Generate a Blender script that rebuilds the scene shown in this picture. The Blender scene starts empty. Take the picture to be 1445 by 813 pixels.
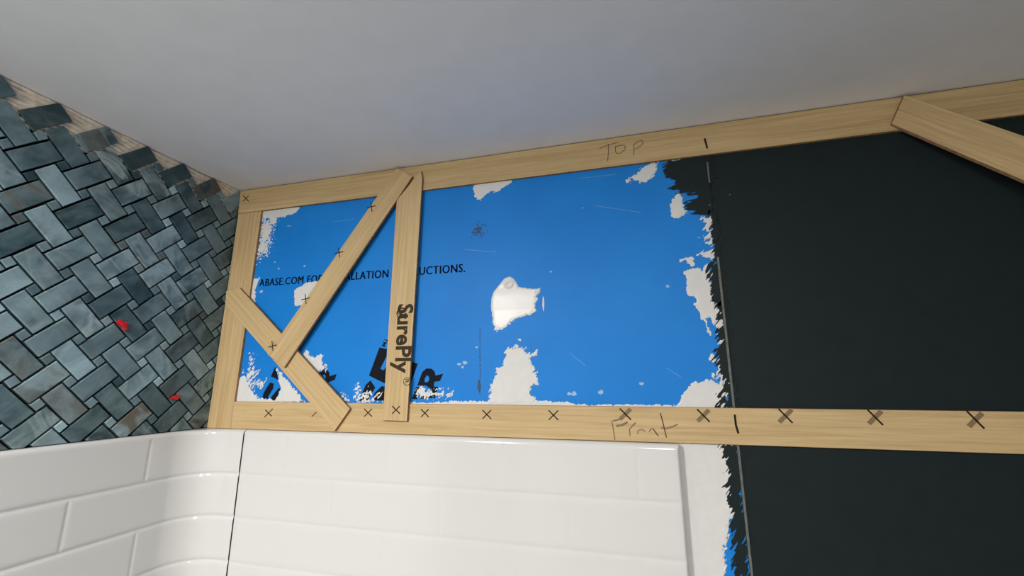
import bpy, bmesh, math, random
import numpy as np
from mathutils import Matrix, Vector

# ------------------------------------------------------------------ scene, camera, light
scene = bpy.context.scene
col = scene.collection
# origin: the corner where left wall, back wall and ceiling meet; X right, Y into the back wall, Z up; metres
FOCAL_PX = 605.89
cam_data = bpy.data.cameras.new('camera')
cam = bpy.data.objects.new('camera', cam_data); col.objects.link(cam)
cam_data.sensor_fit = 'HORIZONTAL'; cam_data.sensor_width = 36.0
cam_data.lens = FOCAL_PX * 36.0 / 1445.0
cam_data.clip_start = 0.01
Rm = [[0.9652616583909475, -0.25496256496618164, 0.05713161389479151],
      [0.26127643873382095, 0.9436585379167827, -0.20308418544862603],
      [-0.0021338704107357136, 0.21095652225666225, 0.9774931162491347]]   # columns: right, forward, up
M = Matrix.Identity(4)
for r in range(3):
    M[r][0] = Rm[r][0]; M[r][1] = Rm[r][2]; M[r][2] = -Rm[r][1]
M.translation = (0.73365, -0.62962, -0.37342)
cam.matrix_world = M
scene.camera = cam

world = bpy.data.worlds.new('room_light'); scene.world = world; world.use_nodes = True
bg = world.node_tree.nodes['Background']
bg.inputs['Color'].default_value = (0.95, 0.98, 1.0, 1); bg.inputs['Strength'].default_value = 0.30

def ceiling_lamp(name, loc, power, size, color):
    d = bpy.data.lights.new(name, 'AREA'); d.shape = 'DISK'; d.size = size; d.energy = power; d.color = color
    o = bpy.data.objects.new(name, d); col.objects.link(o); o.location = loc      # points straight down
    return o
ceiling_lamp('shower_downlight', (0.20, -1.05, -0.012), 16.5, 0.11, (1.0, 0.965, 0.91))
ceiling_lamp('room_downlight', (0.85, -1.40, -0.012), 9.5, 0.11, (1.0, 0.965, 0.91))

for gy in (-0.92, -1.18):                              # added pair of fill points: lift ceiling and upper wall, double the glints
    gd = bpy.data.lights.new('shower_fill', 'POINT'); gd.energy = 3.6; gd.shadow_soft_size = 0.04; gd.color = (1.0, 0.965, 0.91)
    fill_point = bpy.data.objects.new('shower_fill', gd); col.objects.link(fill_point); fill_point.location = (0.20, gy, -0.10)
gd2 = bpy.data.lights.new('room_fill', 'POINT'); gd2.energy = 7.5; gd2.shadow_soft_size = 0.05; gd2.color = (1.0, 0.965, 0.91)  # added fill point under the room downlight, lifts the middle of the ceiling
fill_point2 = bpy.data.objects.new('room_fill', gd2); col.objects.link(fill_point2); fill_point2.location = (0.85, -1.40, -0.10)

vs = scene.view_settings
vs.view_transform = 'Standard'; vs.look = 'None'; vs.gamma = 1.0; vs.use_curve_mapping = False
vs.exposure = 0.0

# ------------------------------------------------------------------ materials
def new_mat(name):
    m = bpy.data.materials.new(name); m.use_nodes = True
    nt = m.node_tree
    return m, nt, nt.nodes['Principled BSDF']
def N(nt, t, **kw):
    n = nt.nodes.new(t)
    for k, v in kw.items():
        if k in n.inputs: n.inputs[k].default_value = v
        else: setattr(n, k, v)
    return n
def mixc(nt, fac, a, b):
    n = nt.nodes.new('ShaderNodeMix'); n.data_type = 'RGBA'
    for s, v in (('Factor', fac), ('A', a), ('B', b)):
        sock = [i for i in n.inputs if i.name == s and (i.type == 'RGBA' or (s == 'Factor' and i.type == 'VALUE'))][0]
        if hasattr(v, 'links'): nt.links.new(v, sock)
        else: sock.default_value = v if s == 'Factor' else (*v, 1)
    return [o for o in n.outputs if o.type == 'RGBA'][0]
def ramp(nt, val, p0, p1, c0=0.0, c1=1.0):
    n = nt.nodes.new('ShaderNodeMapRange'); n.clamp = True
    nt.links.new(val, n.inputs['Value'])
    n.inputs['From Min'].default_value = p0; n.inputs['From Max'].default_value = p1
    n.inputs['To Min'].default_value = c0; n.inputs['To Max'].default_value = c1
    return n.outputs['Result']
def math_(nt, op, a, b):
    n = nt.nodes.new('ShaderNodeMath'); n.operation = op
    for i, v in enumerate((a, b)):
        if hasattr(v, 'links'): nt.links.new(v, n.inputs[i])
        else: n.inputs[i].default_value = v
    return n.outputs[0]
def bump(nt, bsdf, height, strength, dist):
    b = N(nt, 'ShaderNodeBump', Strength=strength, Distance=dist)
    nt.links.new(height, b.inputs['Height']); nt.links.new(b.outputs['Normal'], bsdf.inputs['Normal'])
def noise(nt, vec, scale, detail=3, rough=.5, dist=0.0):
    n = N(nt, 'ShaderNodeTexNoise', Scale=scale, Detail=detail, Roughness=rough, Distortion=dist)
    nt.links.new(vec, n.inputs['Vector']); return n.outputs['Fac']
def objvec(nt): return nt.nodes.new('ShaderNodeTexCoord').outputs['Object']
def mapped(nt, vec, scale=(1, 1, 1)):
    m = nt.nodes.new('ShaderNodeMapping'); m.inputs['Scale'].default_value = scale
    nt.links.new(vec, m.inputs['Vector']); return m.outputs['Vector']

def simple(name, c, rough=.6, var=.0, nscale=60, bmp=0.0, spec=.5):
    m, nt, b = new_mat(name)
    b.inputs['Roughness'].default_value = rough; b.inputs['Specular IOR Level'].default_value = spec
    v = objvec(nt); f = noise(nt, v, nscale, 4)
    lo = tuple(x * (1 - var) for x in c); hi = tuple(min(1, x * (1 + var)) for x in c)
    nt.links.new(mixc(nt, ramp(nt, f, .3, .7), lo, hi), b.inputs['Base Color'])
    if bmp: bump(nt, b, f, bmp, .002)
    return m

MAT = {}
MAT['ceiling'] = simple('ceiling_paint', (.84, .84, .845), .9, .02, 25, .05, .2)
MAT['dark_paint'] = simple('dark_green_black_paint', (.009, .0165, .0175), .6, .10, 45, .06, .18)
MAT['floor'] = simple('light_floor', (.72, .71, .69), .6, .05, 6)
MAT['light_wall'] = simple('light_wall_paint', (.75, .75, .75), .85, .02, 20)
MAT['plaster'] = simple('white_joint_compound', (.67, .665, .655), .65, .03, 90, .12, .3)
MAT['thin_plaster'] = simple('thin_plaster_smear', (.34, .47, .64), .7, .25, 500, 0, .2)
MAT['wet_plaster'] = simple('smooth_white_compound', (.70, .695, .68), .32, .03, 60, .05, .5)
MAT['acrylic'] = simple('white_glossy_acrylic', (.65, .65, .64), .10, .01, 8, 0, .5)
MAT['print'] = simple('black_print', (.006, .008, .013), .7, .2, 200, 0, .12)
MAT['smudge'] = simple('dark_smudge', (.012, .05, .12), .6, .3, 400)
MAT['scratch'] = simple('pale_scratch', (.12, .30, .60), .5, .2, 200)
MAT['pencil'] = simple('dark_pencil', (.018, .012, .008), .7, .3, 300, 0, .12)
MAT['faint_pencil'] = simple('faint_pencil', (.11, .075, .038), .6, .3, 300)
MAT['marker'] = simple('grey_marker_stroke', (.20, .135, .068), .6, .15, 300)
MAT['ink'] = simple('brown_printed_ink', (.045, .032, .018), .7, .2, 300, 0, .12)
MAT['wood_edge'] = simple('plywood_edge', (.30, .18, .095), .8, .3, 200, .2, .2)
MAT['red'] = simple('red_plastic', (.55, .012, .022), .35, .25, 200)
MAT['seam'] = simple('grey_joint_line', (.12, .125, .118), .7, .3, 120)
MAT['dark_gap'] = simple('dark_joint', (.05, .045, .04), .9, .2, 120)
MAT['thinset'] = simple('cream_thinset', (.74, .65, .53), .9, .2, 130, .3, .2)
MAT['backing'] = simple('tile_backing', (.022, .020, .018), .95, .35, 90, .3, .1)

def blue_board():
    m, nt, b = new_mat('blue_backer_board')
    v = objvec(nt)
    f1 = noise(nt, v, 7, 4); f2 = noise(nt, v, 900, 2)
    c = mixc(nt, ramp(nt, f1, .3, .7), (.008, .19, .62), (.010, .22, .68))
    c = mixc(nt, ramp(nt, f2, .62, .8, 0, .25), c, (.06, .25, .62))
    nt.links.new(c, b.inputs['Base Color'])
    b.inputs['Roughness'].default_value = .5; b.inputs['Specular IOR Level'].default_value = .18
    bump(nt, b, f2, .04, .001)
    return m
MAT['blue'] = blue_board()

def wood():
    m, nt, b = new_mat('pale_plywood')
    v = objvec(nt); info = nt.nodes.new('ShaderNodeObjectInfo')
    add = nt.nodes.new('ShaderNodeVectorMath'); add.operation = 'ADD'
    cmb = nt.nodes.new('ShaderNodeCombineXYZ')
    r = math_(nt, 'MULTIPLY', info.outputs['Random'], 37.0)
    for i in range(3): nt.links.new(r, cmb.inputs[i])
    nt.links.new(v, add.inputs[0]); nt.links.new(cmb.outputs[0], add.inputs[1])
    vv = add.outputs[0]
    g1 = noise(nt, mapped(nt, vv, (6, 40, 220)), 1.0, 5, .6, .6)       # long grain along X
    g2 = noise(nt, mapped(nt, vv, (30, 100, 900)), 1.0, 3, .6)
    g3 = noise(nt, mapped(nt, vv, (3, 8, 14)), 1.0, 2)
    c = mixc(nt, ramp(nt, g1, .32, .68), (.43, .295, .135), (.60, .44, .235))
    c = mixc(nt, ramp(nt, g2, .5, .75, 0, .35), c, (.33, .215, .092))
    c = mixc(nt, ramp(nt, g3, .35, .75, 0, .30), c, (.66, .49, .27))
    nt.links.new(c, b.inputs['Base Color'])
    b.inputs['Roughness'].default_value = .55; b.inputs['Specular IOR Level'].default_value = .3
    bump(nt, b, g2, .10, .0006)
    return m
MAT['wood'] = wood()

def marble():
    # tile tone, brownness and veining come from the object's own colour (R, G, B)
    m, nt, b = new_mat('teal_grey_marble')
    v = objvec(nt); info = nt.nodes.new('ShaderNodeObjectInfo')
    sep = nt.nodes.new('ShaderNodeSeparateColor'); nt.links.new(info.outputs['Color'], sep.inputs[0])
    tone, brown, vein = sep.outputs[0], sep.outputs[1], sep.outputs[2]
    add = nt.nodes.new('ShaderNodeVectorMath'); add.operation = 'ADD'
    nt.links.new(v, add.inputs[0])
    sc = nt.nodes.new('ShaderNodeVectorMath'); sc.operation = 'SCALE'; sc.inputs['Scale'].default_value = 13.7
    nt.links.new(info.outputs['Location'], sc.inputs[0]); nt.links.new(sc.outputs[0], add.inputs[1])
    vv = add.outputs[0]
    n1 = noise(nt, mapped(nt, vv, (1.0, 1.7, 1.0)), 24, 4, .55, .5)
    n2 = noise(nt, mapped(nt, vv, (1.6, .8, 1.0)), 17, 3, .5, .8)
    n3 = noise(nt, vv, 300, 3)
    amp = math_(nt, 'ADD', math_(nt, 'MULTIPLY', vein, .8), .30)
    t = math_(nt, 'ADD', tone, math_(nt, 'MULTIPLY', math_(nt, 'SUBTRACT', n1, .5), math_(nt, 'MULTIPLY', amp, 2.2)))
    c = mixc(nt, ramp(nt, t, 0.0, 1.0), (.019, .054, .064), (.36, .52, .575))
    band = math_(nt, 'ABSOLUTE', math_(nt, 'SUBTRACT', n2, .5), 0)
    vf = math_(nt, 'MULTIPLY', ramp(nt, band, .0, .07, .8, 0.0), vein)
    c = mixc(nt, vf, c, (.44, .53, .54))
    bf = math_(nt, 'MULTIPLY', ramp(nt, n2, .38, .62), brown)
    c = mixc(nt, bf, c, (.115, .095, .065))
    c = mixc(nt, ramp(nt, n3, .45, .8, 0, .15), c, (.05, .07, .075))
    nt.links.new(c, b.inputs['Base Color'])
    b.inputs['Roughness'].default_value = .38; b.inputs['Specular IOR Level'].default_value = .45
    return m
MAT['marble'] = marble()

# ------------------------------------------------------------------ helpers
WM = {}                                                                 # world matrices
def place(o, world_m, parent):
    o.parent = parent
    o.matrix_basis = (WM[parent.name].inverted() @ world_m) if parent else world_m
    WM[o.name] = world_m
def obj(name, verts, faces, mats, parent=None, origin=None, rot=None, face_mats=None, smooth=False, color=None):
    """verts are world coordinates (metres); the object gets its own origin and axes"""
    v = np.asarray(verts, float).reshape(-1, 3)
    if origin is None: origin = (v.min(0) + v.max(0)) / 2
    wm = Matrix.Translation(Vector(origin))
    if rot is not None: wm = wm @ rot.to_4x4()
    inv = np.array(wm.inverted())
    loc = v @ inv[:3, :3].T + inv[:3, 3]
    me = bpy.data.meshes.new(name); me.from_pydata(loc.tolist(), [], [list(f) for f in faces])
    for m in (mats if isinstance(mats, (list, tuple)) else [mats]): me.materials.append(MAT[m])
    if face_mats: me.polygons.foreach_set('material_index', face_mats)
    if smooth: me.polygons.foreach_set('use_smooth', [True] * len(me.polygons))
    me.update()
    o = bpy.data.objects.new(name, me); col.objects.link(o)
    place(o, wm, parent)
    if color: o.color = color
    return o
def empty(name, loc):
    o = bpy.data.objects.new(name, None); col.objects.link(o); o.empty_display_size = .05
    place(o, Matrix.Translation(Vector(loc)), None); return o
def tag(o, label, cat=None, group=None, kind=None):
    if label: o['label'] = label
    if cat: o['category'] = cat
    if group: o['group'] = group
    if kind: o['kind'] = kind
    return o
def box(lo, hi):
    x0, y0, z0 = lo; x1, y1, z1 = hi
    v = [(x0,y0,z0),(x1,y0,z0),(x1,y1,z0),(x0,y1,z0),(x0,y0,z1),(x1,y0,z1),(x1,y1,z1),(x0,y1,z1)]
    return v, [(0,3,2,1),(4,5,6,7),(0,1,5,4),(1,2,6,5),(2,3,7,6),(3,0,4,7)]
def area2(p):
    return sum(p[i][0]*p[(i+1)%len(p)][1] - p[(i+1)%len(p)][0]*p[i][1] for i in range(len(p)))
def slab(pts, yf, yb):
    """polygon in the X-Z plane (metres), front at yf (number or function of x,z), back at yb"""
    p = list(pts)
    if area2(p) < 0: p = p[::-1]
    f = yf if callable(yf) else (lambda x, z: yf)
    b = yb if callable(yb) else (lambda x, z: yb)
    n = len(p)
    v = [(x, f(x, z), z) for x, z in p] + [(x, b(x, z), z) for x, z in p]
    F = [tuple(range(n)), tuple(range(2*n-1, n-1, -1))] + [(i+n, (i+1) % n + n, (i+1) % n, i) for i in range(n)]
    return v, F
mm = lambda p: [(a/1000, b/1000) for a, b in p]
def join(parts):
    V, F = [], []
    for v, f in parts:
        k = len(V); V += list(v); F += [tuple(i+k for i in q) for q in f]
    return V, F
def ribbon(pts, w, yf, th=.00015):
    """flat pencil or ink stroke through X-Z points"""
    p = [Vector(q) for q in pts]; L, R = [], []
    for i, q in enumerate(p):
        d = (p[min(i+1, len(p)-1)] - p[max(i-1, 0)]).normalized(); n = Vector((-d.y, d.x)) * w/2
        L.append(q+n); R.append(q-n)
    parts = []
    for i in range(len(p)-1):
        parts.append(slab([tuple(R[i]), tuple(R[i+1]), tuple(L[i+1]), tuple(L[i])],
                          (lambda x, z: yf(x, z) - th) if callable(yf) else yf - th, yf))
    return join(parts)

# value noise for ragged plaster and paint edges
def hash2(ix, iy, seed):
    h = (ix.astype(np.int64)*374761393 + iy.astype(np.int64)*668265263 + seed*1442695041) & 0xffffffff
    h = ((h ^ (h >> 13)) * 1274126177) & 0xffffffff
    return ((h ^ (h >> 16)) & 0xffff) / 65535.0
def vnoise(x, y, seed):
    ix = np.floor(x); iy = np.floor(y); fx = x-ix; fy = y-iy
    fx = fx*fx*(3-2*fx); fy = fy*fy*(3-2*fy)
    a = hash2(ix, iy, seed); b = hash2(ix+1, iy, seed); c = hash2(ix, iy+1, seed); d = hash2(ix+1, iy+1, seed)
    return (a*(1-fx)+b*fx)*(1-fy) + (c*(1-fx)+d*fx)*fy - .5
def sdist(px, py, poly):
    d = np.full(px.shape, 1e9); ins = np.zeros(px.shape, bool); n = len(poly)
    for i in range(n):
        ax, ay = poly[i]; bx, by = poly[(i+1) % n]
        ex, ey = bx-ax, by-ay; L = ex*ex+ey*ey+1e-9
        t = np.clip(((px-ax)*ex+(py-ay)*ey)/L, 0, 1)
        d = np.minimum(d, np.hypot(px-ax-t*ex, py-ay-t*ey))
        if ay != by:
            c = ((ay > py) != (by > py)) & (px < (bx-ax)*(py-ay)/(by-ay)+ax); ins ^= c
    return np.where(ins, d, -d)
def ragged(poly, rag, ang, size, stretch, thick, bias, seed, step=.8, soft=2.5, dome=None, ragmask=None, xmax=None):
    """raised film with a ragged outline, in mm on the board plane; returns mesh data in metres"""
    P = np.array(poly); lo = P.min(0)-rag*.7-2; hi = P.max(0)+rag*.7+2
    xs = np.arange(lo[0], hi[0], step); zs = np.arange(lo[1], hi[1], step)
    X, Z = np.meshgrid(xs, zs)
    a = math.radians(ang); u = (X*math.cos(a)+Z*math.sin(a))/(size*stretch); w = (-X*math.sin(a)+Z*math.cos(a))/size
    nz = vnoise(u, w, seed) + .5*vnoise(u*2.3+7, w*2.3, seed+1) + .3*vnoise(u*4.9, w*4.9+3, seed+2)
    nz = nz + .95*vnoise(u*size/1.6+3, w*size/1.5, seed+3)
    wgt = 1.0 if ragmask is None else ragmask(X, Z)
    f = sdist(X, Z, poly) + rag*1.1*nz*wgt + bias
    if xmax is not None: f = np.minimum(f, xmax-X)
    h = thick*np.clip(f/soft, 0.02, 1)
    if dome is not None: h = dome(X, Z, f, h)
    V, F, gi, ei = [], [], {}, {}
    def gv(j, i):
        k = (j, i)
        if k not in gi: gi[k] = len(V); V.append((X[j, i], h[j, i], Z[j, i]))
        return gi[k]
    def ev(j0, i0, j1, i1):
        k = (min((j0, i0), (j1, i1)), max((j0, i0), (j1, i1)))
        if k not in ei:
            t = f[j0, i0]/(f[j0, i0]-f[j1, i1]); t = min(max(t, .02), .98); ei[k] = len(V)
            V.append((X[j0,i0]+t*(X[j1,i1]-X[j0,i0]), 0.0, Z[j0,i0]+t*(Z[j1,i1]-Z[j0,i0])))
        return ei[k]
    pos = f > 0
    cnt = pos[:-1, :-1].astype(int)+pos[1:, :-1]+pos[:-1, 1:]+pos[1:, 1:]
    for j, i in zip(*np.nonzero(cnt)):
        c = [(j, i), (j, i+1), (j+1, i+1), (j+1, i)]; face = []
        for q in range(4):
            p0, p1 = c[q], c[(q+1) % 4]
            if pos[p0]: face.append(gv(*p0))
            if pos[p0] != pos[p1]: face.append(ev(*p0, *p1))
        if len(face) > 2: F.append(face)
    return V, F

# ------------------------------------------------------------------ measured outlines (mm on their planes)
PATCHES= [('m',[[49.1,-46.6],[93.9,-44.7],[145.3,-46.5],[137.6,-56.3],[123.5,-62.7],[109.1,-67.8],[93.7,-66.2],[93.1,-79.4],[87.3,-85.5],[80.9,-72.9],[75.1,-64.3],[53.0,-61.9]],4,20,7,1.6,0.7,0),('m',[[52.8,-60.6],[92.4,-67.4],[89.7,-102.9],[88.1,-123.6],[83.0,-141.3],[53.8,-149.3],[55.4,-180.3],[52.4,-180.1],[50.5,-128.3],[52.3,-88.8]],18,20,2.2,1.6,0.5,-5.5),('m',[[51.2,-182.5],[68.2,-184.1],[67.0,-196.2],[63.6,-203.5],[65.5,-226.0],[70.8,-241.1],[51.4,-222.8]],4,80,6,1.5,0.7,0),('m',[[151.9,-212.0],[167.1,-204.1],[175.0,-199.5],[193.3,-197.7],[203.5,-199.8],[198.3,-242.4],[156.4,-240.4]],2,30,6,1.5,0.8,0),('m',[[51.1,-366.9],[63.6,-365.4],[70.8,-374.6],[83.3,-392.7],[95.5,-398.6],[102.3,-406.0],[133.8,-405.7],[134.4,-410.1],[47.7,-411.0],[47.6,-386.8],[50.4,-374.6]],5,50,6,2.2,0.7,0),('m',[[68.6,-323.6],[82.7,-327.0],[82.0,-347.1],[94.2,-351.8],[97.7,-362.5],[83.8,-371.6],[104.3,-368.6],[111.2,-377.7],[103.2,-386.7],[72.8,-386.7],[57.9,-354.6],[74.9,-351.7]],15,50,2.6,2.6,0.5,-5),('m',[[131.0,-352.2],[137.7,-353.7],[154.6,-370.3],[198.7,-408.0],[134.3,-409.4],[140.1,-398.3],[144.0,-386.6],[142.8,-377.7],[136.2,-362.7]],4,60,5,2.2,0.8,0),('m',[[176.1,-324.1],[184.0,-329.5],[192.2,-322.9],[207.8,-333.6],[225.0,-329.5],[224.3,-339.8],[233.8,-347.3],[232.9,-354.5],[217.8,-360.3],[211.1,-363.2]],6,60,5,2.2,0.7,0),('m',[[272.2,-390.4],[262.3,-391.9],[259.7,-400.4],[278.9,-408.6],[290.2,-405.7]],9,60,3,2.2,0.5,-3),('m',[[267.6,-412.6],[294.1,-407.8],[371.9,-410.2],[390.4,-405.7],[421.2,-407.5],[468.7,-403.8],[525.9,-404.3],[591.4,-401.6],[643.4,-404.1],[655.4,-406.9],[693.1,-407.0],[740.9,-405.9],[795.8,-406.2],[830.9,-405.8],[830.3,-413.0],[268.5,-421.6]],2,90,4,1.5,0.6,0),('m',[[292.0,-384.2],[301.5,-379.1],[304.6,-392.5],[314.1,-389.1],[321.6,-385.8],[326.7,-402.3],[333.7,-392.4],[343.2,-392.3],[345.1,-405.4],[294.1,-407.6]],12,45,3,1.8,0.5,-4),('m',[[404.2,-380.7],[415.3,-383.9],[435.2,-388.7],[442.0,-379.1],[451.2,-388.6],[466.9,-388.6],[468.1,-401.1],[442.9,-402.9],[425.0,-401.5],[399.8,-403.3]],12,45,3,1.8,0.5,-5),('d',[[558.6,-212.6],[565.7,-217.0],[570.6,-224.3],[573.4,-231.2],[586.6,-232.9],[607.5,-235.9],[604.4,-240.1],[601.5,-255.0],[599.4,-258.9],[599.9,-268.4],[588.9,-276.0],[575.2,-276.8],[569.6,-279.9],[559.9,-285.6],[551.5,-293.4],[543.8,-296.6],[534.7,-296.9],[531.0,-283.2],[528.0,-259.6],[528.6,-245.7],[532.1,-236.1],[541.4,-225.3],[550.0,-215.3]],3.2,40,4,1.6,2.2,0),('m',[[610.8,-247.3],[612.7,-247.4],[613.1,-259.6],[612.3,-271.6],[610.7,-268.9],[610.2,-259.4]],0.6,80,4,1.5,0.6,0),('m',[[550.9,-326.7],[561.0,-324.1],[566.8,-324.9],[569.7,-318.1],[573.9,-325.8],[576.8,-320.3],[581.0,-331.4],[583.8,-334.2],[602.1,-329.8],[597.8,-337.1],[588.0,-341.7],[594.8,-353.2],[600.2,-365.3],[601.4,-378.5],[591.7,-381.1],[588.8,-389.0],[595.6,-402.0],[605.0,-406.4],[520.9,-408.0],[525.2,-397.3],[532.2,-371.7],[538.0,-363.6],[537.9,-355.4],[546.6,-351.4],[550.2,-339.1]],4.5,50,4,2,0.9,0),('m',[[571.2,-311.2],[575.5,-311.3],[576.2,-314.1],[572.6,-314.4]],1,0,3,1,0.5,0),('m',[[496.0,-44.2],[564.2,-46.7],[561.2,-52.6],[552.2,-59.2],[544.7,-61.4],[538.6,-67.7],[524.9,-65.2],[518.9,-69.2],[508.2,-77.3],[503.5,-75.9],[497.3,-71.3],[495.5,-61.6]],3.2,30,4,1.5,0.7,0),('m',[[743.7,-73.1],[756.4,-65.0],[765.5,-58.5],[772.7,-53.6],[783.3,-49.2],[791.7,-50.4],[789.4,-59.8],[781.6,-74.2],[772.6,-80.8],[761.0,-75.4],[754.2,-72.6],[747.0,-76.5]],4.5,50,4,1.6,0.7,0),('m',[[817.1,-101.6],[822.2,-109.6],[822.9,-120.8],[820.8,-126.1],[828.4,-132.4],[823.0,-139.1],[809.9,-141.4],[804.4,-139.0],[805.1,-118.8],[810.8,-108.3]],2.5,60,5,1.6,0.8,0),('m',[[808.6,-49.9],[827.0,-49.7],[831.6,-54.2],[822.9,-58.8],[816.5,-56.9]],4,-30,4,2.5,0.5,0),('m',[[811.9,-203.7],[819.0,-202.4],[838.4,-198.1],[856.0,-192.8],[857.4,-205.3],[846.4,-204.5],[840.2,-198.2],[829.4,-203.2],[830.3,-212.9],[826.5,-216.4],[820.1,-210.2],[818.8,-204.3],[811.6,-207.6]],2,20,4,2,0.6,0),('m',[[814.7,-223.2],[821.0,-219.8],[835.1,-217.0],[839.6,-224.0],[843.7,-215.7],[849.1,-213.3],[848.9,-242.5],[849.4,-264.7],[851.1,-281.7],[832.6,-284.0],[826.3,-259.8],[817.9,-257.5],[816.7,-240.5],[818.2,-233.0]],2.5,60,6,2,0.8,0),('m',[[846.7,-143.9],[858.7,-145.1],[859.6,-172.8],[858.6,-201.6],[861.5,-224.6],[860.9,-282.1],[846.1,-281.5],[849.4,-246.2],[854.8,-224.1],[855.1,-203.3],[844.8,-204.4],[838.4,-198.1],[854.4,-191.7],[850.4,-179.7],[840.5,-174.9],[849.4,-171.8],[849.1,-156.0]],7,40,4,3,0.5,-1),('m',[[825.4,-269.7],[848.8,-270.8],[853.6,-290.1],[849.3,-300.7],[843.7,-289.7],[839.4,-291.3],[839.3,-302.1],[842.2,-314.7],[834.8,-296.6]],3,60,5,2,0.8,0),('m',[[847.1,-270.8],[861.9,-271.5],[862.3,-317.0],[862.7,-377.2],[860.9,-410.4],[848.4,-410.6],[852.6,-383.9],[842.7,-370.4],[847.2,-356.7],[851.3,-330.8],[851.9,-307.9]],8,45,4,3,0.5,-1),('m',[[836.2,-345.3],[840.9,-337.6],[846.8,-344.6],[847.9,-349.8],[841.4,-349.7]],2,50,4,2,0.7,0),('m',[[837.3,-363.5],[841.9,-361.8],[842.6,-368.7],[839.5,-370.4]],2,50,4,2,0.7,0),('m',[[792.6,-404.6],[802.1,-389.2],[816.6,-372.9],[822.7,-378.0],[831.3,-372.0],[839.0,-375.5],[851.3,-380.5],[852.7,-390.6],[851.2,-413.8],[788.5,-414.8]],3,40,6,1.6,0.9,0),('m',[[787.0,-452.0],[859.9,-449.6],[858.2,-470.0],[857.4,-507.9],[852.8,-531.5],[843.2,-541.8],[834.2,-574.9],[830.7,-614.1],[773.9,-620.1]],4,60,6,2.4,0.9,0),('k',[[808.5,-51.9],[823.8,-48.3],[840.4,-46.9],[859.9,-46.9],[869.4,-48.3],[859.0,-143.0],[849.7,-142.0],[836.1,-135.1],[827.1,-128.6],[821.1,-122.5],[829.6,-117.9],[842.7,-113.9],[838.7,-105.1],[826.1,-100.8],[809.9,-98.8],[805.3,-94.5],[817.1,-91.2],[808.1,-79.7],[798.7,-70.8],[796.8,-62.8],[801.4,-57.6]],7,8,4,4.5,0.2,0),('k',[[855.4,-134.8],[868.2,-136.2],[865.1,-186.8],[863.1,-224.7],[861.7,-282.2],[856.0,-281.9],[848.4,-257.3],[847.9,-234.9],[849.8,-214.3],[857.5,-213.0],[859.5,-192.1],[856.8,-166.6],[858.6,-147.1]],9,55,2.3,5,0.2,1),('k',[[855.4,-271.2],[862.7,-271.5],[863.1,-317.1],[863.5,-377.2],[861.8,-408.7],[843.8,-409.0],[845.4,-392.3],[853.2,-393.9],[855.7,-383.9],[847.7,-368.7],[847.9,-349.8],[851.3,-330.8],[851.9,-307.9]],10,50,2.3,5,0.2,1),('k',[[841.0,-454.4],[861.8,-453.7],[863.0,-469.8],[861.0,-507.7],[860.8,-536.7],[858.2,-604.6],[836.0,-613.6],[842.6,-585.3],[844.5,-547.5],[844.0,-514.6],[841.6,-498.9],[845.0,-484.7],[843.4,-470.6]],9,55,2.3,5,0.2,0)]
SPECKS= [[122.6,-85.4,1.6],[127.5,-85.9,1.2],[101.3,-154.9,1.4],[111.9,-168.1,1.6],[169.1,-167.4,1.8],[78.5,-210.0,3.0],[476.6,-348.1,2.5],[486.0,-346.1,3],[504.9,-322.4,1.6],[646.8,-391.8,2.2],[653.9,-391.7,3],[691.9,-389.6,3],[624.4,-209.5,1.5],[747.4,-377.9,2.5],[676.3,-110.6,1],[791.7,-242.4,2],[482.6,-352.5,1.8],[583.6,-325.2,1.5],[885.7,-113.9,0.5]]
LOGO= [[[334.2,-319.0],[348.5,-322.2],[348.5,-333.8],[338.3,-354.0],[344.6,-356.4],[349.5,-349.9],[352.2,-379.1],[318.0,-364.8]],[[321.6,-372.4],[331.2,-384.1],[326.0,-392.4],[319.3,-405.7],[304.1,-405.8],[307.5,-392.5],[313.3,-379.1]],[[342.5,-381.6],[348.3,-382.4],[349.8,-404.6],[325.9,-404.3],[330.8,-392.4]],[[393.9,-342.9],[405.6,-346.7],[393.2,-382.4],[387.5,-379.1]],[[406.0,-380.7],[414.1,-359.6],[421.2,-353.9],[430.3,-354.8],[435.9,-359.7],[437.0,-365.4],[450.3,-362.3],[445.3,-373.5],[435.6,-375.1],[435.0,-382.3],[442.1,-382.3],[437.4,-399.8],[426.8,-399.9],[432.5,-387.1],[420.5,-380.7]],[[404.3,-382.3],[413.4,-383.9],[407.0,-401.6],[397.9,-401.7]],[[417.3,-388.7],[425.5,-391.1],[423.2,-401.5],[412.4,-400.8]],[[128.6,-348.4],[131.9,-352.2],[138.3,-371.7],[128.4,-367.2],[121.7,-365.7]],[[122.1,-375.4],[129.9,-377.7],[129.3,-386.6],[121.7,-398.5],[120.6,-403.6],[108.4,-403.3],[109.9,-394.1],[115.9,-383.6]],[[141.9,-384.3],[145.0,-387.3],[137.5,-405.7],[124.6,-405.8],[129.1,-398.4]],[[219.6,-361.0],[227.6,-353.8],[236.3,-354.6],[241.1,-359.0],[242.6,-365.5],[256.0,-361.7],[253.5,-371.3],[238.6,-376.3]]]
LOGOHOLE= [[[418.6,-370.2],[422.5,-364.5],[426.3,-367.8],[426.5,-372.6],[423.0,-375.9],[418.8,-375.1]],[[228.7,-364.7],[231.9,-361.8],[235.0,-366.2],[233.8,-371.9]]]
DARK= [[[502.7, -120.7], [511.1, -121.5], [513.5, -130.1], [510.6, -138.8], [495.4, -138.2], [499.0, -127.2]], [[508.5, -370.9], [512.0, -370.9], [513.3, -384.6], [511.1, -393.0], [507.6, -384.6]], [[509.2, -291.6], [510.4, -291.6], [512.0, -370.9], [510.8, -370.9]]]
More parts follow.
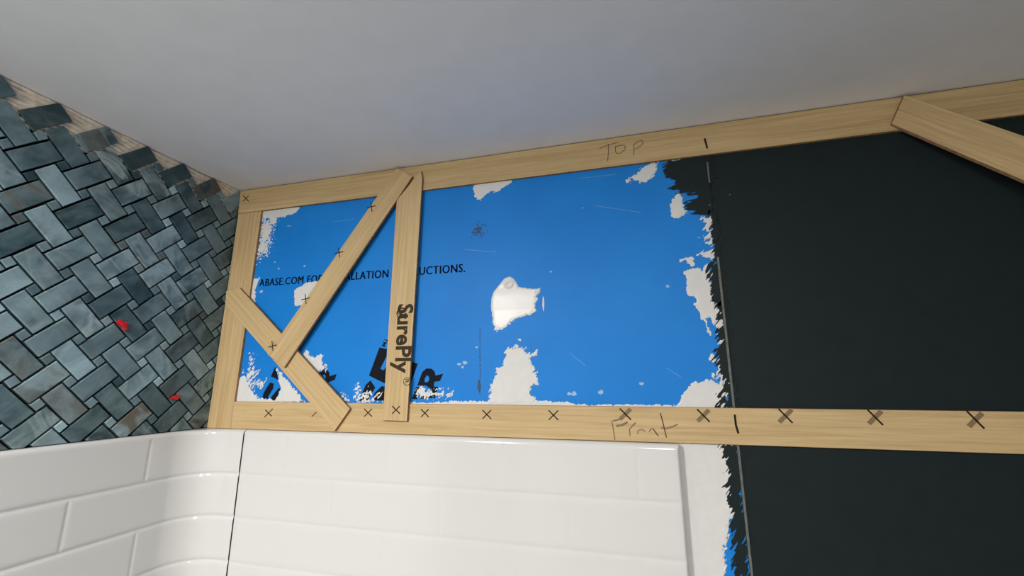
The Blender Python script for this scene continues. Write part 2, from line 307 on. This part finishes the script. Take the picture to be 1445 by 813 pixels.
SCR= [[[649.6, -333.8], [672.5, -353.4]], [[693.8, -108.4], [763.1, -127.6]], [[480.6, -161.6], [535.7, -171.0]], [[781.4, -356.5], [800.4, -369.9]], [[221.5, -86.9], [266.3, -86.1]], [[670.3, -60.2], [730.4, -61.0]]]
TOP_ = [[[706.6,-16.5],[720.4,-12.2],[735.8,-9.9]],[[720.8,-10.6],[720.1,-24.7],[718.2,-39.5]],[[731.3,-15.9],[730.6,-24.3],[733.0,-29.0],[738.3,-29.0],[743.8,-25.3],[746.4,-20.6],[744.3,-16.3],[737.2,-15.6],[731.8,-17.4]],[[758.3,-17.5],[758.7,-26.5],[757.3,-35.3]],[[758.3,-18.5],[764.7,-13.1],[770.9,-12.5],[773.2,-15.9],[769.4,-21.2],[760.5,-25.8]]]
TDASH = [[[859.6,-23.2],[861.7,-40.0]]]
FRONT_ = [[[705.0,-427.0],[706.4,-437.1],[708.2,-452.5]],[[706.9,-427.9],[717.8,-424.9]],[[710.8,-434.5],[718.8,-432.9],[726.1,-428.9]],[[732.2,-433.7],[728.2,-438.0],[728.2,-447.0]],[[732.2,-433.7],[736.7,-429.4]],[[738.6,-444.0],[738.9,-439.8],[743.9,-437.9],[748.6,-440.5]],[[753.4,-440.8],[755.7,-437.0],[758.5,-437.2]],[[758.5,-436.5],[764.7,-446.0]],[[769.3,-416.2],[771.5,-427.3],[774.8,-447.4]],[[768.9,-435.3],[774.3,-436.1],[782.5,-433.9],[790.2,-430.3]]]
BDASH = [[[860.2,-416.7],[860.2,-429.3],[862.1,-439.8]]]
TICK = [[[218.5,-431.1],[226.8,-424.2]]]
X_BOT= [[[123.0, -421.7], [137.8, -432.0], [138.3, -419.7], [122.6, -434.0], 0], [[316.7, -417.2], [331.8, -429.0], [330.9, -417.0], [317.7, -429.3], 0], [[416.8, -416.3], [430.5, -427.7], [430.0, -416.2], [417.4, -428.0], 0], [[517.4, -416.1], [531.4, -428.6], [531.0, -416.2], [517.9, -428.6], 0], [[617.3, -414.9], [631.3, -428.3], [631.1, -415.2], [617.5, -428.1], 0], [[716.6, -411.1], [730.8, -425.8], [731.2, -411.4], [716.3, -425.6], 1], [[815.5, -410.6], [829.5, -426.4], [830.1, -411.3], [815.0, -425.9], 1], [[911.2, -408.8], [924.9, -425.7], [926.1, -409.5], [910.1, -425.1], 1], [[1006.6, -408.3], [1019.7, -426.0], [1020.8, -409.8], [1005.6, -424.7], 1], [[1103.3, -408.5], [1116.1, -427.6], [1117.3, -410.6], [1102.2, -425.6], 1]]
X_V= [[[369.7, -411.9], [384.0, -423.4], [383.3, -411.7], [370.4, -423.7], 0]]
X_T= [[[9.1, -11.8], [25.3, -25.8], [23.7, -13.3], [10.8, -24.4], 0]]
X_D= [[[299.4, -73.1], [316.3, -71.0], [306.0, -62.5], [309.8, -81.6], 0], [[241.7, -153.4], [258.8, -150.9], [248.2, -142.9], [252.3, -161.4], 0], [[182.1, -233.8], [199.5, -230.8], [188.6, -223.3], [193.0, -241.3], 0], [[123.7, -315.0], [141.3, -311.7], [130.1, -304.6], [135.0, -322.0], 0]]
DIAG2= [[353.2, -2.8], [384.9, -23.5], [162.3, -350.9], [123.4, -327.5]]
VERT2 = [[354.3, -434.0], [396.7, -434.4], [404.0, -29.8], [400.7, -14.5], [356.2, -64.7]]


# ------------------------------------------------------------------ setting
Y_BOARD = .005                # face of the boards behind the template
ceiling = tag(obj('ceiling', *box((-.12, -2.3, 0), (2.4, .12, .08)), 'ceiling'), 'plain grey-white painted ceiling above the shower corner', kind='structure')
v, F = box((.8622, Y_BOARD, -2.40), (2.4, .10, -.0005))
wall_back = tag(obj('wall_back', v, F, 'dark_paint'), 'dark green-black painted wall right of the blue board', kind='structure')
v, F = box((-.10, -2.2, -2.40), (-.0075, .10, -.0005))
wall_left = tag(obj('wall_left', v, F, 'backing'), 'left wall carrying the teal marble mosaic', kind='structure')
v, F = box((-.12, -2.3, -2.46), (2.5, .12, -2.40))
tag(obj('floor', v, F, 'floor'), 'light grey bathroom floor', kind='structure')
v, F = box((2.4, -2.3, -2.40), (2.5, .12, 0))
tag(obj('wall_right', v, F, 'dark_paint'), 'dark green-black painted side wall of the bathroom', kind='structure')
v, F = box((-.12, -2.4, -2.40), (2.5, -2.3, 0))
tag(obj('wall_front', v, F, 'light_wall'), 'light painted wall behind the viewer', kind='structure')

# ------------------------------------------------------------------ blue backer board
v, F = box((.0, Y_BOARD, -2.40), (.8590, .0175, -.001))
board = tag(obj('backer_board', v, F, 'blue', origin=(.43, .0112, -1.2)), 'bright blue backer board with white plaster patches behind the wooden template', 'wall board')
v, F = join([box((.8594, Y_BOARD-.0016, -2.40), (.8622, .02, -.205)), box((.8594, Y_BOARD-.0016, -.092), (.8615, .02, -.060))])
tag(obj('joint_strip', v, F, 'seam', board), 'thin grey joint line between blue board and dark wall')

def flat_poly(name, polys, mat, y, th, parent, label=None):
    V, Fs = join([slab(mm(p), y-th, y) for p in polys])
    o = obj(name, V, Fs, mat, parent)
    if label: o['label'] = label
    return o
def dab(X, Z, f, h):
    cx, cz = 557.6, -226.0
    r = np.hypot((X-cx)/1.2, Z-cz)
    h = 3.0*np.clip(f/4.0, 0.02, 1)**.6 * np.clip((Z+285)/75, .25, 1)
    return h + 1.7*np.exp(-((r-4.5)/1.6)**2) - 1.6*np.exp(-(r/2.6)**2) + .9*np.exp(-((Z+228)/10)**2)
for n, (kind, poly, rag, ang, size, stretch, thick, bias) in enumerate(PATCHES):
    if kind == 'd': V, Fs = ragged(poly, rag, ang, size, stretch, thick, bias, 11+n*7, .55, 2.5, dab, lambda X, Z: np.clip((X-545)/60*np.clip((-218-Z)/18, 0, 1)+np.clip((-258-Z)/14, 0, 1), .04, 1))
    else: V, Fs = ragged(poly, rag, ang, size, stretch, thick, bias, 11+n*7, .6, .6 if kind == 'k' else 2.0, xmax=None if kind == 'k' else 859.0)
    if not Fs: continue
    base = Y_BOARD - (.0010 if kind == 'k' else .00005 + .00002*(n % 9))
    W = [(a/1000, base-b/1000, c/1000) for a, b, c in V]
    o = obj('dark_paint_overlap' if kind == 'k' else 'plaster_patch', W, [q[::1] for q in Fs],
            {'k': 'dark_paint', 'd': 'wet_plaster', 'm': 'plaster'}[kind], board, smooth=(kind != 'k'))
    if kind == 'd': o['label'] = 'thick shiny white plaster dab with a ring dimple'
for n, (x, z, r) in enumerate(SPECKS):
    q = [(x + r*1.3*math.cos(t)*(1+.25*math.sin(3*t+n)), z + r*math.sin(t)*(1+.2*math.cos(2*t+n))) for t in np.linspace(0, 2*math.pi, 11)[:-1]]
    flat_poly('plaster_speck', [q], 'thin_plaster', Y_BOARD, .0004, board)
holes = [[tuple(p) for p in h] for h in LOGOHOLE]
for q in LOGO: flat_poly('printed_letter', [q], 'print', Y_BOARD, .00004, board)
for q in LOGOHOLE: flat_poly('letter_counter', [q], 'blue', Y_BOARD-.00004, .00003, board)
for n, q in enumerate(DARK):
    V, Fs = ragged(q, 14 if n == 0 else 1.0, 60, 1.8, 1.3, .03, -2.0 if n == 0 else 0, 901+n, .5, 1.0)
    if Fs: obj('dark_smudge', [(a/1000, Y_BOARD-.00002-b/1000, c/1000) for a, b, c in V], Fs, 'smudge', board)
for a, b in SCR:
    V, Fs = ribbon(mm([a, b]), .0007, Y_BOARD, .00004); obj('scratch', V, Fs, 'scratch', board)

def lettering(name, body, p0, p1, cap, mat, parent, y, up=None, bold=.0, th=.00006, spacing=1.0, heavy=0):
    """text mesh fitted from p0 to p1 (X-Z, metres) along its baseline, letters 'cap' high, on the plane y"""
    cu = bpy.data.curves.new(name, 'FONT'); cu.body = body; cu.size = 1.0; cu.offset = bold; cu.resolution_u = 3
    cu.space_character = spacing; cu.extrude = 0.0
    to = bpy.data.objects.new(name, cu); col.objects.link(to)
    me = bpy.data.meshes.new_from_object(to.evaluated_get(bpy.context.evaluated_depsgraph_get()))
    bpy.data.objects.remove(to); bpy.data.curves.remove(cu)
    co = np.array([x.co[:] for x in me.vertices]); faces = [list(p.vertices) for p in me.polygons]; bpy.data.meshes.remove(me)
    if heavy:                                           # heavier strokes: the same letters three times, a hair apart
        k = len(co); faces = [[i+q*k for i in f] for q in range(3) for f in faces]
        co = np.concatenate([co+np.array([dx, 0, 0]) for dx in (-heavy, 0, heavy)])
    x0, x1 = co[:, 0].min(), co[:, 0].max()
    d = np.array(p1)-np.array(p0); L = np.hypot(*d); ex = d/L; ez = np.array([-ex[1], ex[0]])
    W = []
    for c in co:
        q = np.array(p0) + ex*(c[0]-x0)/(x1-x0)*L + ez*c[1]/.70*cap
        yy = y(q[0], q[1]) if callable(y) else y
        W.append((q[0], yy-th, q[1]))
    return obj(name, W, faces, mat, parent)
lettering('printed_lettering', 'ABASE.COM FOR INSTALLATION INSTRUCTIONS.', (.0712, -.2000), (.4835, -.2000), .0140, 'print', board, Y_BOARD, bold=0, heavy=.030, spacing=1.10)
lettering('printed_lettering', 'TM', (.3445, -.3030), (.3385, -.3165), .0062, 'print', board, Y_BOARD, bold=.03)

# ------------------------------------------------------------------ marble mosaic on the left wall
S = .04094; O1, O2 = -.26968, .06898; C45 = math.sqrt(.5)
BL, BW, DOT, TH = .0508, .0251, .0110, .0080
TONE = {(1,3):(0,.2,.1),(2,2):(.35,.7,.5),(3,1):(.0,.1,.05),(4,0):(.05,0,.05),(5,-1):(.0,1,.2),
 (0,3):(.28,0,.1),(1,2):(.18,0,.1),(2,1):(.15,.1,1),(3,0):(.25,.2,.6),(4,-1):(.1,0,.1),(5,-2):(.25,0,.1),
 (0,2):(.2,0,.1),(1,1):(.25,0,.15),(2,0):(.38,0,.6),(3,-1):(.42,.1,.3),(4,-2):(.1,.1,.1),(5,-3):(.25,0,.1),
 (-1,2):(.4,0,.4),(0,1):(.72,0,.2),(1,0):(.32,.2,.3),(2,-1):(.18,0,.1),(3,-2):(.08,0,.05),(4,-3):(.3,0,.1),
 (-1,1):(.25,1,.3),(0,0):(.08,0,.05),(1,-1):(.12,0,.1),(2,-2):(.55,0,.5),(3,-3):(.25,0,.1),(4,-4):(.12,0,.1),
 (-2,1):(.4,0,.2),(-1,0):(.62,0,.4),(0,-1):(.48,.1,.15),(1,-2):(.45,.15,.6),(2,-3):(.35,0,.5),(3,-4):(.3,0,.1),
 (-2,0):(.12,0,.05),(-1,-1):(.5,.1,.3),(0,-2):(.6,0,.6),(1,-3):(.55,.1,.9),(2,-4):(.35,0,.7),(3,-5):(.28,0,.1),
 (-2,-1):(.42,.1,.3),(-1,-2):(.45,.1,.2),(0,-3):(.08,0,.05),(1,-4):(.4,.1,.7),(2,-5):(.3,0,.1),
 (-3,-1):(.75,0,.2),(-2,-2):(.5,.2,.2),(-1,-3):(.18,0,.1),(0,-4):(.22,0,.2),(1,-5):(.12,.2,.3),(2,-6):(.2,0,.2),
 (-3,-2):(.5,0,.3),(-2,-3):(.6,.1,.9),(-1,-4):(.1,0,.1),(0,-5):(.5,0,.2),(1,-6):(.12,0,.1),
 (-4,-2):(.7,.3,.1),(-3,-3):(.42,.1,.1),(-2,-4):(.38,0,.1),(-1,-5):(.32,0,.4),(0,-6):(.1,.3,.1),(1,-7):(.22,0,.2),
 (-4,-3):(.28,.7,.3),(-3,-4):(.72,0,.6),(-2,-5):(.35,0,.1),(-1,-6):(.48,0,.4),(0,-7):(.75,.4,.1),
 (-4,-4):(.5,.5,.5),(-3,-5):(.3,0,.1),(-2,-6):(.6,0,.4),(-1,-7):(.1,.3,.1),(0,-8):(.2,0,.4),
 (-5,-4):(.2,0,.1),(-4,-5):(.45,.6,.3),(-3,-6):(.2,0,.05),(-2,-7):(.08,0,.05),(-1,-8):(.25,0,.1),
 (-5,-5):(.35,.1,.5),(-4,-6):(.15,0,.1),(-3,-7):(.4,.9,.9),(-2,-8):(.1,0,.1),(-1,-9):(.15,.3,.3)}
Z_TILE, Y_TILE = -.4535, .0035                       # lower edge at the surround, right edge at the template
def tile_local(lu, lv, th):
    c = .0007; a, b = lu/2, lv/2
    rings = [(a, b, -th), (a, b, -c), (a-c, b-c, 0)]
    v = [(s*x, t*y, z) for x, y, z in rings for s, t in ((-1,-1),(1,-1),(1,1),(-1,1))]
    F = [(8,9,10,11), (3,2,1,0)]
    for r in (0, 4):
        for i in range(4): F.append((r+i, r+(i+1) % 4, r+4+(i+1) % 4, r+4+i))
    return v, F
def tile_mesh(name, lu, lv, th):
    v, F = tile_local(lu, lv, th)
    me = bpy.data.meshes.new(name); me.from_pydata(v, [], F); me.materials.append(MAT['marble']); me.update(); return me
E1 = Vector((0, C45, C45)); E2 = Vector((0, -C45, C45)); NX = Vector((1, 0, 0))
BASIS = Matrix((E1, -E2, NX)).transposed()           # local x along E1, local y along -E2, local z out of the wall
if BASIS.determinant() < 0: BASIS = Matrix((E1, E2, NX)).transposed()
shared = {'H': tile_mesh('mosaic_tile', BL, BW, TH), 'V': tile_mesh('mosaic_tile_turned', BW, BL, TH), 'D': tile_mesh('accent_tile', DOT, DOT, TH)}
rng = random.Random(5)
def add_tile(kind, a, b, color):
    y = (a-b)*C45; z = (a+b)*C45
    half = {'H': (BL+BW)/2*C45, 'V': (BL+BW)/2*C45, 'D': DOT*C45}[kind]
    jit = .35 if kind != 'D' else 1.2
    off = Vector((rng.uniform(-.0006, .0006), rng.uniform(-.0003, .0003), rng.uniform(-.0003, .0003)))
    rot = Matrix.Rotation(math.radians(rng.gauss(0, jit)), 3, 'X') @ Matrix.Rotation(math.radians(rng.gauss(0, jit)), 3, 'Y') @ Matrix.Rotation(math.radians(rng.gauss(0, jit*1.2)), 3, 'Z')
    wm = Matrix.Translation(Vector((0, y, z))+off) @ (BASIS @ rot).to_4x4()
    me = shared[kind]
    lim = [((0, Y_TILE, 0), (0, 1, 0), y+half > Y_TILE), ((0, 0, Z_TILE), (0, 0, -1), z-half < Z_TILE), ((0, 0, -.0015), (0, 0, 1), z+half > -.0015)]
    if y-half > Y_TILE or z+half < Z_TILE: return
    if any(l[2] for l in lim):
        bm = bmesh.new(); bm.from_mesh(me); bm.transform(wm)
        for co, no, on in lim:
            if not on: continue
            bmesh.ops.bisect_plane(bm, geom=bm.verts[:]+bm.edges[:]+bm.faces[:], plane_co=co, plane_no=no, clear_outer=True)
            ed = [e for e in bm.edges if e.is_boundary]
            if ed: bmesh.ops.holes_fill(bm, edges=ed)
        bm.transform(wm.inverted())
        if len(bm.faces) < 4 or sum(f.calc_area() for f in bm.faces) < 6e-5: bm.free(); return
        me = bpy.data.meshes.new('cut_'+me.name); bm.to_mesh(me); bm.free()
        if not me.materials: me.materials.append(MAT['marble'])
    o = bpy.data.objects.new('accent_tile' if kind == 'D' else 'mosaic_tile', me); col.objects.link(o)
    place(o, wm, wall_left); o.color = (*color, 1)
for i in range(-16, 12):
    for j in range(-16, 20):
        a = O1+i*S; b = O2+j*S; y = (a-b)*C45; z = (a+b)*C45
        if not (-.78 < y < .05 and -.50 < z < 0): continue
        if i+j <= 4:
            kind = 'H' if (i+j) % 2 == 0 else 'V'
            t = TONE.get((i, j), (max(0, rng.gauss(.32, .18)), max(0, rng.gauss(-.1, .35)), abs(rng.gauss(.15, .25))))
            add_tile(kind, a, b, t)
        if i+j <= 3 and not (i+j == 3 and rng.random() < .45):
            add_tile('D', a+S/2, b+S/2, (max(0, rng.gauss(.35, .22)) if rng.random() > .1 else 1.1, max(0, rng.gauss(0, .3)), .1))
# combed thinset showing where the top row is missing
def thinset():
    V, F = [], []
    ys = np.linspace(-.80, .003, 170); zs = np.linspace(-.052, -.001, 34)
    for z in zs:
        for y in ys:
            h = .0042*abs(math.sin((z + .0025*math.sin(y*31) + .05*y)/.0068*math.pi/1.0))**.6 + .0011*float(vnoise(np.array(y*160), np.array(z*160), 3))
            V.append((-.0060+h, y, z))
    n = len(ys)
    for r in range(len(zs)-1):
        for c in range(n-1): F.append((r*n+c, r*n+c+1, (r+1)*n+c+1, (r+1)*n+c))
    o = obj('thinset_bed', V, [f[::-1] for f in F], 'thinset', wall_left, smooth=True)
    o['label'] = 'combed cream thinset showing between the top tiles and the ceiling'
thinset()
def spacer(pts, label):
    n = len(pts); V = [(.0005, y/1000, z/1000) for y, z in pts] + [(.0035 + .0015*(k % 2), y/1000, z/1000) for k, (y, z) in enumerate(pts)]
    cy = sum(p[0] for p in pts)/n/1000; cz = sum(p[1] for p in pts)/n/1000
    V.append((.006, cy, cz)); V.append((.0, cy, cz))
    F = [(k, (k+1) % n, n+(k+1) % n, n+k) for k in range(n)] + [(n+k, n+(k+1) % n, 2*n) for k in range(n)] + [((k+1) % n, k, 2*n+1) for k in range(n)]
    tag(obj('tile_spacer', V, F, 'red'), label, 'spacer', 'red plastic bits on the mosaic')
spacer([(-171.5,-287.5),(-168,-283),(-164,-285),(-160,-286),(-155.5,-291),(-157,-296.5),(-160,-298.5),(-162,-294),(-167,-292)], 'upper red plastic spacer bit stuck on the teal mosaic')
spacer([(-75,-401),(-70,-397),(-63,-395),(-60,-394),(-60.5,-399),(-63,-403),(-68,-403)], 'lower red plastic spacer bit near the wooden template corner')

# ------------------------------------------------------------------ white tub surround
Z_TOP, PR, FIL, LIP = -.4545, .012, .055, .007
ROW, COLP = .0655, .184
def dense(lo, hi, step, marks):
    s = set(np.round(np.arange(lo, hi, step), 5)) | {round(hi, 5)}
    for m in marks:
        for d in (-.008, -.005, -.0035, -.0022, -.001, 0, .001, .0022, .0035, .005, .008):
            if lo <= m+d <= hi: s.add(round(m+d, 5))
    return sorted(s)
ZB = -1.95
row_marks = [Z_TOP - .070 - ROW*k for k in range(23)]
def row_of(z):
    r = 0
    for m in row_marks:
        if z < m: r += 1
    return r
def groove(s, z, even, odd):
    d = 0.0
    for m in row_marks: d = max(d, math.exp(-((z-m)/.0030)**2))
    marks = even if row_of(z) % 2 == 0 else odd
    for m in marks: d = max(d, .55*math.exp(-((s-m)/.0024)**2))
    return .0013*d
def surround(name, path, s_list, even, odd, label, depth=1.0):
    """path(s, n) -> (x, y) at offset n out of the wall"""
    prof = [(Z_TOP, -.004), (Z_TOP, .002), (Z_TOP, PR-LIP)]
    prof += [(Z_TOP-LIP+LIP*math.cos(t), PR-LIP+LIP*math.sin(t)) for t in np.linspace(.25, math.pi/2, 6)]
    zs = [z for z in dense(ZB, Z_TOP-LIP-.001, .012, row_marks)][::-1]
    prof += [(z, PR) for z in zs]
    V, F = [], []; n = len(s_list)
    for k, (z, off) in enumerate(prof):
        for s in s_list:
            g = depth*groove(s, z, even, odd) if k > 8 else 0
            x, y = path(s, off-g)
            if k == 0 and path is corner_path and abs(s) < ARC/2:          # ledge fills the square corner behind the bend
                t = (s+ARC/2)/FIL; q = (FIL+PR+.004)/max(math.cos(t), math.sin(t))
                x, y = FIL+PR-q*math.cos(t), -(FIL+PR)+q*math.sin(t)
            V.append((x, y, z))
    for r in range(len(prof)-1):
        for c in range(n-1): F.append((r*n+c, (r+1)*n+c, (r+1)*n+c+1, r*n+c+1))
    return tag(obj(name, V, F, 'acrylic', smooth=True), label, 'wall panel')
# corner panel: along the left wall, round the corner, a hand's width onto the back wall. s < 0 left wall, s > 0 back wall
ARC = FIL*math.pi/2
def corner_path(s, off):
    if s <= -ARC/2: return (off, s + ARC/2 - FIL - PR)
    if s >= ARC/2: return (s - ARC/2 + FIL + PR, -off)
    t = (s+ARC/2)/FIL                                   # 0 .. pi/2
    R = FIL + PR - off
    cx, cy = FIL+PR, -(FIL+PR)
    return (cx - R*math.cos(t), cy + R*math.sin(t))
sy = lambda y: y + FIL + PR - ARC/2                      # left-wall y -> s
sx = lambda x: x - FIL - PR + ARC/2                      # back-wall x -> s
evn = [sy(-.100 - COLP*k) for k in range(5)]; odd_ = [sy(-.192 - COLP*k) for k in range(5)]
sl = dense(sy(-.95), sx(.0950), .012, evn+odd_)
sl = sorted(set(sl) | set(np.round(np.linspace(-ARC/2, ARC/2, 25), 5)))
surround('surround_panel', corner_path, sl, evn, odd_, 'white glossy corner surround panel with moulded tile rows under the mosaic')
evn = [.184+COLP*k for k in range(4)]; odd_ = [.276+COLP*k for k in range(3)]
X_END = .7885
def back_path(s, off):
    # both vertical edges rolled back to the wall
    e = .004
    if s > X_END-e: t = (s-(X_END-e))/e; off = min(off, PR-e+e*math.sqrt(max(0, 1-t*t))) if off > 0 else off
    if s < .0965+.0015: off = min(off, PR-.001)
    return (s, -off)
sl = dense(.0965, X_END, .012, evn+odd_)
sl = sorted(set(sl) | {X_END-.004, X_END-.003, X_END-.002, X_END-.001, X_END-.0004, .098})
o = surround('surround_panel', back_path, sl, evn, odd_, 'white glossy flat surround panel under the blue board, right of the corner panel', .45)
v, F = box((X_END-.0003, -PR+.005, ZB), (X_END, .004, Z_TOP-.002)); obj('side_flange', v, F, 'acrylic', o)
v, F = box((.0945, -PR+.0035, ZB), (.0970, .0, Z_TOP-.0012)); obj('panel_joint', v, F, 'dark_gap', o)

# ------------------------------------------------------------------ wooden template
template = tag(empty('wood_template', (.4, .002, -.453)), 'pale plywood strips joined into a wall template with pencil crosses', 'template')
def strip(label, pts, yf, yb):
    p = mm(pts)
    V, F = slab(p, yf, yb)
    # long axis of the strip -> local X, so the grain runs along it
    q = np.array(p); e = [(np.hypot(*(q[(i+1) % len(q)]-q[i])), i) for i in range(len(q))]; i = max(e)[1]
    d = q[(i+1) % len(q)]-q[i]
    if d[0] < 0: d = -d
    rot = Matrix.Rotation(-math.atan2(d[1], d[0]), 3, 'Y')
    o = obj('strip', V, F, ['wood', 'wood_edge'], template, rot=rot, face_mats=[0, 0]+[1]*(len(F)-2))
    o['label'] = label
    bv = o.modifiers.new('soft_edges', 'BEVEL'); bv.width = .0004; bv.segments = 1; bv.limit_method = 'ANGLE'
    return o
T = .0050
top = strip('top strip under the ceiling reading TOP', [(.8, -1.2), (1600, -1.2), (1600, -49.5), (2.5, -49.5)], 0, T)
bottom = strip('long bottom strip reading Front', [(53.6, -408.5), (1600, -408.5), (1600, -453.6), (53.4, -454.3)], 0, T)
left_s = strip('upright strip against the mosaic', [(3.2, -49.8), (59.7, -49.8), (53.2, -454.3), (0.6, -454.3)], .0002, T)
diag1 = strip('short diagonal strip across the lower left corner', [(9.0,-233.2),(6.1,-207.3),(36.9,-202.3),(294.0,-417.2),(268.3,-452.4)], -T-.0002, -.0002)
L2 = (Vector((.1428, -.3392)), Vector((.3690, -.0131)))
def d2(x, z):
    u = L2[1]-L2[0]; return min(1, max(0, (Vector((x, z))-L2[0]).dot(u)/u.length_squared))
diag2f = lambda x, z: -.0106+.0050*d2(x, z)
diag2 = strip('long slanted strip with four pencil crosses', DIAG2, diag2f, lambda x, z: diag2f(x, z)+T)
vert = strip('upright strip with brown printed lettering', VERT2, -T-.0002, -.0002)
bx = lambda x, z: -.0055-.18*(x-1.1)
brace = strip('wide slanted brace at the right end', [(1106.4,-3.4),(1087.5,-40.6),(1330,-281),(1372,-241)], bx, lambda x, z: bx(x, z)+.0052)

def cross(parent, q, y):
    p = mm(q[:4]); wide = q[4]
    f = y if callable(y) else (lambda x, z: y)
    a = ribbon([p[0], p[1]], .0019 if wide else .0016, f, .0003)
    b = ribbon([p[2], p[3]], .0052 if wide else .0016, f, .00015)
    V, F = join([a, b])
    o = obj('pencil_cross', V, F, ['pencil', 'marker'], parent, face_mats=[0]*len(a[1])+[1 if wide else 0]*len(b[1]))
def stroke(parent, pts, w, y, mat, name='pencil_stroke'):
    V, F = ribbon(mm(pts), w, y); obj(name, V, F, mat, parent)
for q in X_BOT: cross(bottom, q, 0.0)
for q in X_T: cross(top, q, 0.0)
for q in X_V: cross(vert, q, -T-.0002)
for q in X_D: cross(diag2, q, diag2f)
def words(parent, strokes, widths, mats, y, name):
    parts = [ribbon(mm(s), w, y) for s, w in zip(strokes, widths)]
    fm = [m for p, m in zip(parts, mats) for _ in p[1]]
    V, F = join(parts); obj(name, V, F, ['pencil', 'faint_pencil', 'marker'], parent, face_mats=fm)
words(top, TOP_, [.0011]*5, [1]*5, 0.0, 'pencil_word')
words(bottom, FRONT_, [.0012,.0022,.003,.0012,.002,.0015,.0015,.0012,.0012,.0018], [1,2,2,1,2,2,2,0,0,2], 0.0, 'pencil_word')
stroke(top, TDASH[0], .0026, 0.0, 'pencil'); stroke(bottom, BDASH[0], .0026, 0.0, 'pencil'); stroke(bottom, TICK[0], .0014, 0.0, 'pencil')
lettering('printed_lettering', 'SurePly', (.3715, -.2500), (.3717, -.3620), .0265, 'ink', vert, -T-.0002, bold=.030, th=.00012)
yv = -T-.0002
ring = [(393.2+6.0*math.cos(t), -374.3+6.0*math.sin(t)) for t in np.linspace(0, 2*math.pi, 21)]
stroke(vert, ring, .0010, yv, 'ink', 'printed_mark')
lettering('printed_lettering', 'R', (.3900, -.3710), (.3900, -.3775), .0068, 'ink', vert, yv, bold=.01, th=.00012)
for rr, cx, cz, w in ((6.5, 377, -262, .0017), (4.2, 379, -264, .0016), (9.0, 378, -265, .0016), (2.4, 385, -270, .0050)):
    arc = [(cx+rr*math.cos(t), cz+.9*rr*math.sin(t)) for t in np.linspace(.9, 5.2, 16)]
    stroke(vert, arc, w, yv-.00012, 'ink', 'scribble')
